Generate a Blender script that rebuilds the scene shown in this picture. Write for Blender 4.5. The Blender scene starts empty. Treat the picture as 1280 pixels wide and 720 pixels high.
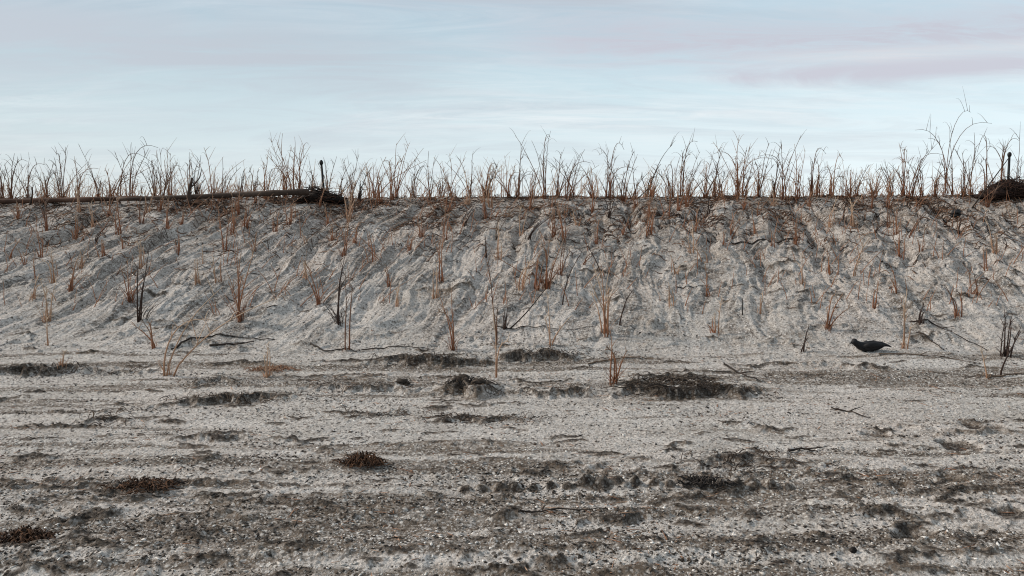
import bpy, math, random
import numpy as np
R = math.radians
S = bpy.context.scene
COL = S.collection

# ------------------------------------------------------------------ camera
CAM_Z, PITCH, FOC = 1.5, -4.55, 1005.0        # FOC in pixels of a 1280 wide frame
cam_d = bpy.data.cameras.new('camera'); cam = bpy.data.objects.new('camera', cam_d); COL.objects.link(cam)
cam.location = (0, 0, CAM_Z); cam.rotation_euler = (R(90 + PITCH), 0, 0)
cam_d.sensor_width = 36; cam_d.lens = 36 * FOC / 1280; cam_d.clip_start = 0.05; cam_d.clip_end = 5000
S.camera = cam

# ------------------------------------------------------------------ light and exposure
SUN_EL, SUN_AZ = 31.0, -80.0                  # azimuth from +Y, clockwise
SKY_STRENGTH, SUN_STRENGTH, SUN_ANGLE = 0.11, 3.3, 9.0
S.view_settings.view_transform = 'Standard'; S.view_settings.look = 'None'
S.view_settings.gamma = 1; S.view_settings.use_curve_mapping = False
S.view_settings.exposure = 0.17
S.cycles.filter_width = 1.1
sun_d = bpy.data.lights.new('sun', 'SUN'); sun = bpy.data.objects.new('sun', sun_d); COL.objects.link(sun)
sun_d.energy = SUN_STRENGTH; sun_d.angle = R(SUN_ANGLE); sun_d.color = (1.0, 0.90, 0.80)
sun.rotation_euler = (R(90 - SUN_EL), 0, R(180 - SUN_AZ)); sun.location = (-20, 12, 20)

W = bpy.data.worlds.new('World'); S.world = W; W.use_nodes = True
nt = W.node_tree; nt.nodes.clear(); N = nt.nodes.new; L = nt.links.new
def nn(tree, typ, **kw):
    n = tree.nodes.new(typ)
    for k, v in kw.items():
        if k in n.inputs: n.inputs[k].default_value = v
        else: setattr(n, k, v)
    return n
def ramp(tree, pts, interp='LINEAR'):
    n = tree.nodes.new('ShaderNodeValToRGB'); e = n.color_ramp.elements; n.color_ramp.interpolation = interp
    while len(e) < len(pts): e.new(0.5)
    for i, (p, c) in enumerate(pts):
        e[i].position = p; e[i].color = (c, c, c, 1) if not hasattr(c, '__len__') else (*c, 1)
    return n
def math_n(tree, op, a, b=None, c=None, clamp=False):
    n = tree.nodes.new('ShaderNodeMath'); n.operation = op; n.use_clamp = clamp
    for i, v in enumerate((a, b, c)):
        if v is None: continue
        if hasattr(v, 'is_linked') or hasattr(v, 'links'): tree.links.new(v, n.inputs[i])
        else: n.inputs[i].default_value = v
    return n.outputs[0]
def mixc(tree, fac, a, b, blend='MIX'):
    n = tree.nodes.new('ShaderNodeMix'); n.data_type = 'RGBA'; n.blend_type = blend
    for s, v in ((n.inputs[0], fac), (n.inputs[6], a), (n.inputs[7], b)):
        if hasattr(v, 'links'): tree.links.new(v, s)
        elif hasattr(v, '__len__'): s.default_value = (*v, 1) if len(v) == 3 else v
        else: s.default_value = v
    return n.outputs[2]
def build_sky():
    sky = N('ShaderNodeTexSky'); sky.sky_type = 'NISHITA'; sky.sun_disc = False
    sky.sun_elevation = R(SUN_EL); sky.sun_rotation = R(SUN_AZ); sky.air_density = 1.0; sky.dust_density = 1.2
    tc = N('ShaderNodeTexCoord'); sep = N('ShaderNodeSeparateXYZ'); L(tc.outputs['Generated'], sep.inputs[0])
    x, y, z = sep.outputs
    zz = math_n(nt, 'MAXIMUM', z, 0.0)
    den = math_n(nt, 'ADD', zz, 0.10)
    u = math_n(nt, 'DIVIDE', x, den); v = math_n(nt, 'DIVIDE', y, den)
    comb = N('ShaderNodeCombineXYZ'); L(u, comb.inputs[0]); L(v, comb.inputs[1])
    def layer(scale, rot, sx, sy, det, rough, dist, off):
        mp = nn(nt, 'ShaderNodeMapping'); L(comb.outputs[0], mp.inputs[0])
        mp.inputs['Scale'].default_value = (sx, sy, 1); mp.inputs['Rotation'].default_value = (0, 0, R(rot)); mp.inputs['Location'].default_value = off
        t = nn(nt, 'ShaderNodeTexNoise', Scale=scale, Detail=det, Roughness=rough, Distortion=dist); L(mp.outputs[0], t.inputs['Vector'])
        return t.outputs[0]
    broad = layer(0.55, 14, 0.55, 1.0, 5, 0.55, 0.5, (3.1, 1.7, 0))
    wisp = layer(1.5, 16, 0.42, 1.15, 9, 0.66, 1.1, (9.3, 4.2, 0))
    fine = layer(3.4, 13, 0.40, 1.3, 10, 0.70, 0.9, (1.3, 7.9, 0))
    b = ramp(nt, [(0.38, 0.0), (0.62, 1.0)]); L(broad, b.inputs[0])
    w = ramp(nt, [(0.42, 0.0), (0.70, 1.0)]); L(wisp, w.inputs[0])
    f = ramp(nt, [(0.40, 0.0), (0.72, 1.0)]); L(fine, f.inputs[0])
    # horizon brightening and a brighter right-hand side of the thin veil
    hz = ramp(nt, [(0.0, (0.86, 0.945, 0.985)), (0.07, (0.78, 0.885, 0.94)), (0.16, (0.64, 0.785, 0.855)), (0.23, (0.51, 0.67, 0.77)), (0.30, (0.47, 0.63, 0.75)), (0.5, (0.55, 0.62, 0.69)), (1.0, (0.50, 0.55, 0.60))]); L(zz, hz.inputs[0])
    side = nn(nt, 'ShaderNodeMapRange'); L(x, side.inputs['Value'])
    for k, val in (('From Min', -0.55), ('From Max', 0.55), ('To Min', 0.83), ('To Max', 1.12)): side.inputs[k].default_value = val
    veil = mixc(nt, 1.0, hz.outputs[0], side.outputs[0], 'MULTIPLY')
    lav = mixc(nt, math_n(nt, 'MULTIPLY', w.outputs[0], 0.55), veil, (0.555, 0.60, 0.67))       # lavender grey cloud
    lav = mixc(nt, math_n(nt, 'MULTIPLY', math_n(nt, 'MULTIPLY', f.outputs[0], b.outputs[0]), 0.45), lav, (0.92, 0.95, 0.98))   # pale wisps
    # long cloud banks over the sea, each a band of the sky with its own slant
    az = math_n(nt, 'ARCTAN2', x, y); lav2 = lav
    nz = math_n(nt, 'SUBTRACT', wisp, 0.5)
    def bank(e0, slant, thick, a0, a1, a2, a3, amt, colr, src, lo, hi):
        nonlocal lav2
        d = math_n(nt, 'ADD', math_n(nt, 'SUBTRACT', zz, e0), math_n(nt, 'MULTIPLY', az, slant))
        d = math_n(nt, 'ADD', d, math_n(nt, 'MULTIPLY', nz, thick * 1.6))
        g = math_n(nt, 'POWER', 2.718, math_n(nt, 'MULTIPLY', math_n(nt, 'POWER', math_n(nt, 'DIVIDE', d, thick), 2), -1))
        def step(p, q):
            m = nn(nt, 'ShaderNodeMapRange'); m.interpolation_type = 'SMOOTHSTEP'; L(az, m.inputs['Value']); m.inputs['From Min'].default_value = p; m.inputs['From Max'].default_value = q; return m.outputs[0]
        wnd = math_n(nt, 'MULTIPLY', step(a0, a1), step(a3, a2))
        tx = ramp(nt, [(lo, .25), (hi, 1.0)]); L(src, tx.inputs[0])
        k = math_n(nt, 'MULTIPLY', math_n(nt, 'MULTIPLY', g, wnd), math_n(nt, 'MULTIPLY', tx.outputs[0], amt), None, True)
        lav2 = mixc(nt, k, lav2, colr)
    bank(.222, .050, .026, -.10, .14, 1.0, 1.4, 1.25, (.600, .605, .685), fine, .36, .60)
    bank(.178, .020, .012, .10, .30, 1.0, 1.4, 1.15, (.625, .625, .705), wisp, .36, .58)
    bank(.200, .035, .007, .20, .42, 1.0, 1.4, .5, (.88, .87, .87), fine, .40, .62)
    bank(.185, .030, .036, -1.2, -.9, -.30, .05, 1.1, (.545, .590, .655), wisp, .34, .56)
    bank(.270, .060, .024, -.60, -.35, .05, .30, 1.0, (.535, .575, .645), wisp, .36, .58)
    bank(.128, .000, .010, -.30, -.10, .20, .50, .5, (.90, .93, .96), fine, .42, .64)
    bright = mixc(nt, 1.0, lav2, (8.4, 8.4, 8.3), 'MULTIPLY')
    fin = mixc(nt, 0.88, sky.outputs[0], bright)
    bg = N('ShaderNodeBackground'); bg.inputs[1].default_value = SKY_STRENGTH; L(fin, bg.inputs[0])
    out = N('ShaderNodeOutputWorld'); L(bg.outputs[0], out.inputs[0])
build_sky()

# ------------------------------------------------------------------ helpers
def tag(o, label=None, cat=None, group=None, kind=None):
    for k, v in (('label', label), ('category', cat), ('group', group), ('kind', kind)):
        if v: o[k] = v
    return o
def empty(name, loc):
    o = bpy.data.objects.new(name, None); o.location = loc; o.empty_display_size = 0.1; COL.objects.link(o); return o
class MB:
    """collects tubes and lumps, then links them as one mesh"""
    def __init__(s): s.v = []; s.f = []; s.t = []
    def tube(s, pts, rad, sides=5, tint=None, flat=1.0, cap=True):
        n0 = len(s.v); n = len(pts)
        for i, p in enumerate(pts):
            a = np.array(pts[max(i - 1, 0)]); b = np.array(pts[min(i + 1, n - 1)]); d = b - a
            d = d / (np.linalg.norm(d) + 1e-9)
            ref = np.array((0, 1.0, 0)) if abs(d[1]) < 0.85 else np.array((0, 0, 1.0))
            e1 = np.cross(d, ref); e1 /= np.linalg.norm(e1); e2 = np.cross(d, e1)
            r = rad[i] if hasattr(rad, '__len__') else rad
            tt = (tint[i] if hasattr(tint, '__len__') else (tint if tint is not None else 0.5))
            for k in range(sides):
                q = 2 * math.pi * k / sides
                s.v.append(tuple(np.array(p) + e1 * (r * math.cos(q)) + e2 * (r * flat * math.sin(q)))); s.t.append(tt)
        for i in range(n - 1):
            for k in range(sides):
                a = n0 + i * sides + k; b = n0 + i * sides + (k + 1) % sides
                s.f.append((a, b, b + sides, a + sides))
        if cap:
            s.f.append(tuple(n0 + k for k in reversed(range(sides)))); s.f.append(tuple(n0 + (n - 1) * sides + k for k in range(sides)))
    def lump(s, c, r, seed=0, rough=0.25, nu=14, nv=9, tint=0.5):
        rs = np.random.RandomState(seed); n0 = len(s.v)
        ph = rs.uniform(0, 6.28, (6, 3)); fr = rs.uniform(1.2, 4.5, (6, 3)); am = rs.uniform(0.3, 1, 6); am /= am.sum()
        for j in range(nv + 1):
            th = math.pi * j / nv
            for i in range(nu):
                q = 2 * math.pi * i / nu
                d = np.array((math.sin(th) * math.cos(q), math.sin(th) * math.sin(q), math.cos(th)))
                k = 1 + rough * 2 * sum(am[m] * math.sin(fr[m] @ (d * 2) + ph[m, 0]) for m in range(6))
                s.v.append(tuple(np.array(c) + d * np.array(r) * k)); s.t.append(tint)
        for j in range(nv):
            for i in range(nu):
                a = n0 + j * nu + i; b = n0 + j * nu + (i + 1) % nu
                s.f.append((a, a + nu, b + nu, b))
    def build(s, name, mat, parent=None, loc=None, smooth=True):
        me = bpy.data.meshes.new(name); me.from_pydata(s.v, [], s.f); me.materials.append(mat)
        at = me.attributes.new('tint', 'FLOAT', 'POINT'); at.data.foreach_set('value', np.array(s.t, dtype=np.float32))
        if smooth: me.polygons.foreach_set('use_smooth', [True] * len(me.polygons))
        o = bpy.data.objects.new(name, me); COL.objects.link(o)
        if parent: o.parent = parent
        if loc is not None: o.location = loc
        return o

# numpy gradient noise
_rs = np.random.RandomState(11); _perm = _rs.permutation(4096); _ang = _rs.uniform(0, 2 * np.pi, 4096); _gx = np.cos(_ang); _gy = np.sin(_ang)
def perlin(x, y, seed=0):
    x = np.asarray(x, dtype=np.float64) + seed * 17.31; y = np.asarray(y, dtype=np.float64) + seed * 9.77
    xi = np.floor(x).astype(np.int64); yi = np.floor(y).astype(np.int64); xf = x - xi; yf = y - yi
    def g(ix, iy, dx, dy):
        h = _perm[(_perm[ix & 4095] + iy) & 4095]
        return _gx[h] * dx + _gy[h] * dy
    u = xf * xf * xf * (xf * (xf * 6 - 15) + 10); v = yf * yf * yf * (yf * (yf * 6 - 15) + 10)
    a = g(xi, yi, xf, yf); b = g(xi + 1, yi, xf - 1, yf); c = g(xi, yi + 1, xf, yf - 1); d = g(xi + 1, yi + 1, xf - 1, yf - 1)
    return 1.5 * ((a + (b - a) * u) + ((c + (d - c) * u) - (a + (b - a) * u)) * v)
def fbm(x, y, oct=4, seed=0, gain=0.5, lac=2.03):
    r = 0; a = 1
    for i in range(oct):
        r = r + a * perlin(x, y, seed + i); x = x * lac; y = y * lac; a *= gain
    return r
def sst(a, b, x):
    t = np.clip((x - a) / (b - a), 0, 1); return t * t * (3 - 2 * t)

# ------------------------------------------------------------------ terrain shape
KY = np.array([-400, -30, 0, 3, 5, 6.6, 7.5, 8.3, 8.9, 9.6, 13.1, 13.55, 13.9, 14.3, 15, 20, 40, 60, 900.])
KZ = np.array([-2.5, -0.3, -0.02, 0, 0.02, 0.055, 0.12, 0.255, 0.42, 0.64, 1.80, 1.915, 1.955, 1.965, 1.94, 1.8, 0.6, -0.4, -4.])
_yy = np.linspace(-400, 900, 260001); _zz = np.interp(_yy, KY, KZ)
_k = np.hanning(81); _k /= _k.sum(); _zz = np.convolve(np.pad(_zz, 40, mode='edge'), _k, mode='valid')
def base(x, y):
    yw = y + 0.16 * perlin(x * 0.35, y * 0.1, 40) * sst(6, 9, y)
    return np.interp(yw, _yy, _zz) + sst(9, 14, y) * (0.0045 * np.clip(x, -30, 30) + 0.018 * perlin(x * 0.6, y * 0.2, 41))
ct, st = math.cos(R(PITCH)), math.sin(R(PITCH))
def ray(px, py):
    r = (px - 640) / FOC; u = -(py - 360) / FOC
    return np.array((r, ct - u * st, st + u * ct))
def ground_at(px, py):
    """the point of the smooth ground seen at a place of the photograph"""
    d = ray(px, py); t = 1.5
    while t < 60:
        p = d * t
        if CAM_Z + p[2] < float(base(np.array(p[0]), np.array(p[1]))): break
        t += 0.01
    return p[0], p[1]
def at_depth(px, py, Y):
    d = ray(px, py); t = Y / d[1]; return np.array((d[0] * t, Y, CAM_Z + d[2] * t))

# (px, py, half width px, depth m, height m, wet tone and painted shade)
LEDGES = [(285, 505, 78, .20, .050, .9), (272, 480, 34, .10, .030, .5), (540, 455, 78, .14, .060, .9), (668, 449, 55, .14, .070, .9),
          (862, 494, 95, .26, .075, .95), (850, 480, 60, .10, .035, .9), (700, 492, 60, .12, .045, .5), (455, 487, 75, .10, .045, .5), (585, 494, 42, .16, .085, .6),
          (40, 466, 70, .10, .060, .9), (150, 467, 60, .08, .025, .4), (600, 524, 62, .10, .024, .7), (470, 520, 60, .08, .012, .5),
          (135, 526, 34, .08, .025, .6), (935, 583, 80, .12, .022, .6), (680, 437, 90, .08, .020, .3), (250, 432, 60, .08, .03, .3),
          (300, 435, 45, .06, .025, .3), (480, 423, 30, .07, .02, .3), (820, 408, 16, .10, .08, .3), (590, 432, 20, .07, .035, .3),
          (1085, 462, 30, .10, .03, .8), (1010, 455, 50, .08, .02, .3), (1150, 420, 40, .07, .025, .5), (960, 430, 40, .06, .02, .3),
          (600, 560, 60, .07, .012, .4), (255, 577, 45, .07, .015, .5), (30, 578, 40, .08, .012, .8), (170, 612, 170, .14, .020, .8),
          (690, 588, 60, .06, .012, .6), (1100, 640, 80, .08, .012, .3), (1230, 545, 70, .08, .018, .4), (1130, 535, 40, .07, .02, .4),
          (120, 640, 60, .08, .018, .4), (260, 650, 80, .06, .012, .4), (470, 640, 80, .06, .010, .3)]
LEDGES = [(*ground_at(a, b), hw, dp, hh, dm) for a, b, hw, dp, hh, dm in LEDGES]
_rl = random.Random(8)
for _n, (_xa, _xb), (_ya, _yb) in ((90, (620, 1290), (525, 650)), (55, (-10, 620), (515, 600)), (45, (0, 400), (600, 680)), (60, (-10, 1290), (680, 722)), (55, (-10, 1290), (440, 520)), (60, (400, 1290), (600, 690)), (60, (0, 1280), (330, 440)), (70, (640, 1280), (260, 400))):
    for _i in range(_n):
        _b = _rl.uniform(_ya, _yb); _k = 2.0 if _rl.random() < .15 else 1.0
        LEDGES.append((*ground_at(_rl.uniform(_xa, _xb), _b), _rl.uniform(6, 26) * _k * (1 if _b > 440 else .6), _rl.uniform(.012, .028) * _k, _rl.uniform(.005, .011) * _k * (1 if _b > 440 else 2.0), _rl.uniform(.75, 1.1) if _b > 440 else _rl.uniform(.35, .8)))
PRINTS = [(1195, 558, 26, .030), (1190, 597, 24, .030), (1145, 668, 34, .036), (1098, 545, 22, .022), (1118, 607, 22, .022), (1262, 640, 22, .026),
          (1225, 533, 30, .02)]
PRINTS = [(*ground_at(a, b), hw, dp) for a, b, hw, dp in PRINTS]
TREADS = [ground_at(582 + 21.2 * i, 612 - 0.008 * i * i) for i in range(20)]
_rt = random.Random(5)

def height(x, y, want_damp_shade=False):
    x = np.asarray(x, dtype=np.float64); y = np.asarray(y, dtype=np.float64)
    near = (y > 2) & (y < 22)
    z = base(x, y)
    slope = sst(7.5, 8.6, y) * (1 - 0.75 * sst(12.6, 13.7, y)) * (1 - sst(13.7, 14.6, y)); flat = 1 - sst(7.6, 9.2, y)
    # furrows running down the slope
    sx = x - 0.21 * (y - 9) + 0.15 * fbm(x * 0.7, y * 0.6, 3, 3)
    rt = 0.36 * sst(-1.5, 3.0, x)
    sx = sx + rt * 0.12 * fbm(x * 2.2, y * 2.0, 3, 13)
    fur = fbm(sx * 1.9, y * 0.17, 2, 7, 0.5)
    fur2 = fbm(sx * 5.0, y * 0.5, 4, 9, 0.56) * (1 - rt) + rt * fbm(sx * 3.6, y * 1.5, 4, 12, 0.6)
    rid = 1 - 2.2 * np.abs(np.clip(fur, -0.6, 0.6))
    amp = 0.75 + 0.5 * perlin(x * 0.4, y * 0.4, 14)
    low = sst(7.9, 10.2, y)
    z = z + slope * ((0.075 + 0.035 * sst(-3, 3, x)) * fur * amp * (0.25 + 0.75 * low) + 0.050 * fur2 * (0.35 + 0.65 * low) + 0.015 * rid * low)
    pk = fbm(sx * 2.6, y * 1.2, 4, 18, 0.55)
    z = z - slope * (0.060 * sst(0.28, 0.50, pk) * sst(-1.5, 3.0, x) * sst(9.2, 10.4, y))
    # slumped lips across the slope
    ter = fbm(sx * 1.3, y * 2.2, 3, 21)
    z = z + slope * (0.022 * sst(0.08, 0.16, ter) - 0.006)
    streak = np.clip(0.38 + 0.12 * low + 0.75 * ((1 - rt) * fbm(sx * 2.6 + 7, y * 0.55, 5, 24, 0.70) + rt * fbm(sx * 2.4 + 7, y * 1.25, 5, 34, 0.70)) + 0.30 * perlin(x * 1.1, y * 1.6, 49), 0, 1) * slope
    silt = np.clip(0.45 + 0.85 * fbm(x * 0.26, (y - 0.012 * x) * 4.8, 4, 44, 0.58) + 0.25 * np.exp(-((y - 4.55) / .22) ** 2) + 0.25 * np.exp(-((y - 3.62) / .16) ** 2) + 0.08 * sst(5.15, 4.55, y) + 0.07 * sst(0, 3, x) * sst(6.6, 5.4, y) - 0.45 * np.exp(-((y - 5.9) / .55) ** 2), 0, 1) * flat
    # the whole sand: lumps
    z = z + 0.016 * fbm(x * 1.0, y * 2.2, 3, 25) * flat + 0.004 * fbm(x * 4, y * 7, 3, 28)
    damp_shade = np.zeros_like(z); rough = np.zeros_like(z)
    # old wheel ruts running along the beach
    for yc, w, a in ((4.62, .11, -.016), (4.95, .10, .012), (4.35, .10, .008), (3.86, .12, -.018), (3.58, .09, .020), (5.75, .22, -.010), (6.3, .16, .012), (3.32, .1, -.012), (5.35, .1, .008)):
        t = (y - yc - 0.012 * x - 0.05 * perlin(x * 0.6, 0 * y, int(yc * 50))) / w
        z = z + a * np.exp(-t * t) * (0.75 + 0.5 * perlin(x * 0.5, y * 0, int(yc * 31))) * 1.35
    rough = rough + flat * (0.20 + 0.30 * sst(5.0, 4.3, y) + 0.8 * np.exp(-((y - 3.55) / .22) ** 2) + 0.55 * np.exp(-((y - 4.35) / .30) ** 2) * sst(3.5, -2.5, x) +
                            0.7 * np.exp(-((y - 4.75) / .25) ** 2) * sst(-1.0, 0.5, x) * sst(2.6, 1.6, x) + 0.45 * sst(0.3, 2.5, x) * sst(6.4, 5.0, y))
    rough = rough + 0.55 * np.exp(-((y - 7.2) / .55) ** 2) * sst(-3.5, -1.5, x) * sst(3.8, 2.2, x)
    rough = rough + slope * (0.50 * sst(-0.05, 0.45, perlin(x * 0.9, y * 1.3, 33)) + 0.45 * sst(1.0, 4.0, x) + 0.35 * sst(12.2, 13.6, y))
    # cut ledges and heaps
    for cx, cy, hw, dp, hh, dm in LEDGES:
        rx = hw * cy / FOC
        m = (np.abs(x - cx) < rx * 1.8) & (y > cy - 0.5) & (y < cy + dp * 4 + 0.3)
        if not m.any(): continue
        xx = x[m]; yy = y[m]
        e = np.exp(-np.abs((xx - cx) / rx) ** 3.0)
        edge = cy + 0.16 * fbm(xx * 2.6, yy * 0 + cy, 4, 51, .6) * (dp / .15) ** .5 + 0.05 * perlin(xx * 11, yy * 9, 52) * min(1, dp / .08)
        dy = yy - edge; w = 0.030 + hh * 0.55
        pr = sst(-w, w * 0.6, dy) * np.exp(-np.clip(dy, 0, 9) / (dp * 1.5))
        z[m] += hh * 1.3 * e * pr
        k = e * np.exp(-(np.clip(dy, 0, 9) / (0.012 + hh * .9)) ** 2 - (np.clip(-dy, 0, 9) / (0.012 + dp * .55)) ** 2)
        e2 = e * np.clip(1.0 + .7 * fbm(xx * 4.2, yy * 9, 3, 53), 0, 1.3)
        k = np.maximum(e2 * np.exp(-((dy - .01) / (.018 + hh * .5)) ** 2), .52 * e2 * np.exp(-(np.clip(dy, 0, 9) / (.03 + hh)) ** 2 - (np.clip(-dy, 0, 9) / (.02 + dp * .75)) ** 2))  # shade painted into the colour along the lip, exposed brown sand in front
        damp_shade[m] = np.maximum(damp_shade[m], min(1, dm * 1.1) * k); rough[m] += 0.9 * e * np.exp(-(dy / (dp * .7)) ** 2)
    for cx, cy, hw, dp in PRINTS:
        rx = hw * cy / FOC; ry = rx * 0.9
        m = (np.abs(x - cx) < rx * 3) & (np.abs(y - cy) < ry * 3.5)
        if not m.any(): continue
        wx = (x[m] - cx) / rx + 0.5 * perlin(x[m] * 9, y[m] * 9, 61); wy = (y[m] - cy) / ry + 0.5 * perlin(x[m] * 9, y[m] * 9, 62)
        q = np.sqrt(wx * wx + wy * wy)
        z[m] += dp * (-1.1 * np.exp(-(q / .85) ** 4) + 0.3 * np.exp(-((q - 1.25) / .35) ** 2))
        damp_shade[m] = np.maximum(damp_shade[m], 0.75 * np.exp(-(q / .9) ** 4)); rough[m] += 0.3 * np.exp(-((q - 1.2) / .4) ** 2)  # shade painted into the floor of each print
    for i, (cx, cy) in enumerate(TREADS):
        m = (np.abs(x - cx) < .09) & (np.abs(y - cy) < .2)
        if not m.any(): continue
        j = perlin(np.array(i * 1.7), np.array(0.3), 70)
        wx = (x[m] - cx - .01 * j) / .032; wy = (y[m] - cy - 0.02 * j) / .045
        z[m] += (0.034 + .016 * j) * np.exp(-np.abs(wx + .5 * perlin(y[m] * 25, y[m] * 0 + i, 71)) ** 3) * sst(-0.9, -0.2, wy) * np.exp(-np.clip(wy, 0, 9) * .9)
        damp_shade[m] = np.maximum(damp_shade[m], .85 * np.exp(-np.abs(wx) ** 3 - ((wy + .55) / .6) ** 2))  # shaded camera side of each tread bump painted in
    t = (y - TREADS[0][1] + 0.13) / .07
    z = z - 0.014 * np.exp(-t * t) * sst(-.6, .1, x) * sst(2.2, 1.2, x)
    # crumbs, clods and grain of shell sand
    n1 = fbm(x * 8.5, y * 13, 3, 81, 0.55); n2 = perlin(x * 26, y * 34, 85); n3 = perlin(x * 55, y * 62, 88)
    cl = sst(0.15, 0.75, n1)
    z = z + np.where(near, np.clip(rough, 0, 1.2) * (0.008 * cl + 0.004 * n2 * (0.4 + cl) + 0.006 * sst(.15, .5, perlin(x * 5.5, y * 11, 90)) * (1 + slope)) + 0.0045 * n1 + 0.0028 * n2 + 0.0024 * n3, 0)
    if want_damp_shade: return z, damp_shade, rough, streak, silt
    return z
def hz(x, y): return float(height(np.array([x]), np.array([y]))[0])

def build_ground():
    u = np.linspace(-1, 1, 1620)
    ext = np.geomspace(1.02, 120, 34)
    u = np.concatenate([-ext[::-1], u, ext])
    ys = np.concatenate([-np.geomspace(300, 1.0, 26), np.linspace(0, 2.9, 24)[1:], np.arange(2.93, 5.2, .0075), np.arange(5.2, 8.6, .0105), np.arange(8.6, 14.2, .0125),
                         np.arange(14.2, 18, .05), np.geomspace(18.1, 900, 50)])
    U, Y = np.meshgrid(u, ys)
    hw = np.clip(0.74 * Y + 1.4, 3.6, 13.0)
    X = U * hw
    z, damp_shade, rough, streak, silt = height(X.ravel(), Y.ravel(), True)
    nr, nc = X.shape
    co = np.empty((nr * nc, 3), np.float32); co[:, 0] = X.ravel(); co[:, 1] = Y.ravel(); co[:, 2] = z
    idx = np.arange(nr * nc).reshape(nr, nc)
    q = np.stack([idx[:-1, :-1], idx[:-1, 1:], idx[1:, 1:], idx[1:, :-1]], -1).reshape(-1, 4)
    me = bpy.data.meshes.new('sand_ground'); nf = len(q)
    me.vertices.add(len(co)); me.vertices.foreach_set('co', co.ravel())
    me.loops.add(nf * 4); me.loops.foreach_set('vertex_index', q.ravel().astype(np.int32))
    me.polygons.add(nf); me.polygons.foreach_set('loop_start', np.arange(0, nf * 4, 4, dtype=np.int32))
    me.update(calc_edges=True); me.polygons.foreach_set('use_smooth', np.ones(nf, bool))
    for nm, arr in (('damp_shade', damp_shade), ('rough', rough), ('streak', streak), ('silt', silt)):
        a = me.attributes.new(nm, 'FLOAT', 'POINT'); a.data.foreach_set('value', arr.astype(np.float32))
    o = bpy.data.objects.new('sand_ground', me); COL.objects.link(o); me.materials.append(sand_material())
    tag(o, 'grey shelly beach sand rising to a furrowed dune slope', 'sand', None, 'structure')

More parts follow.
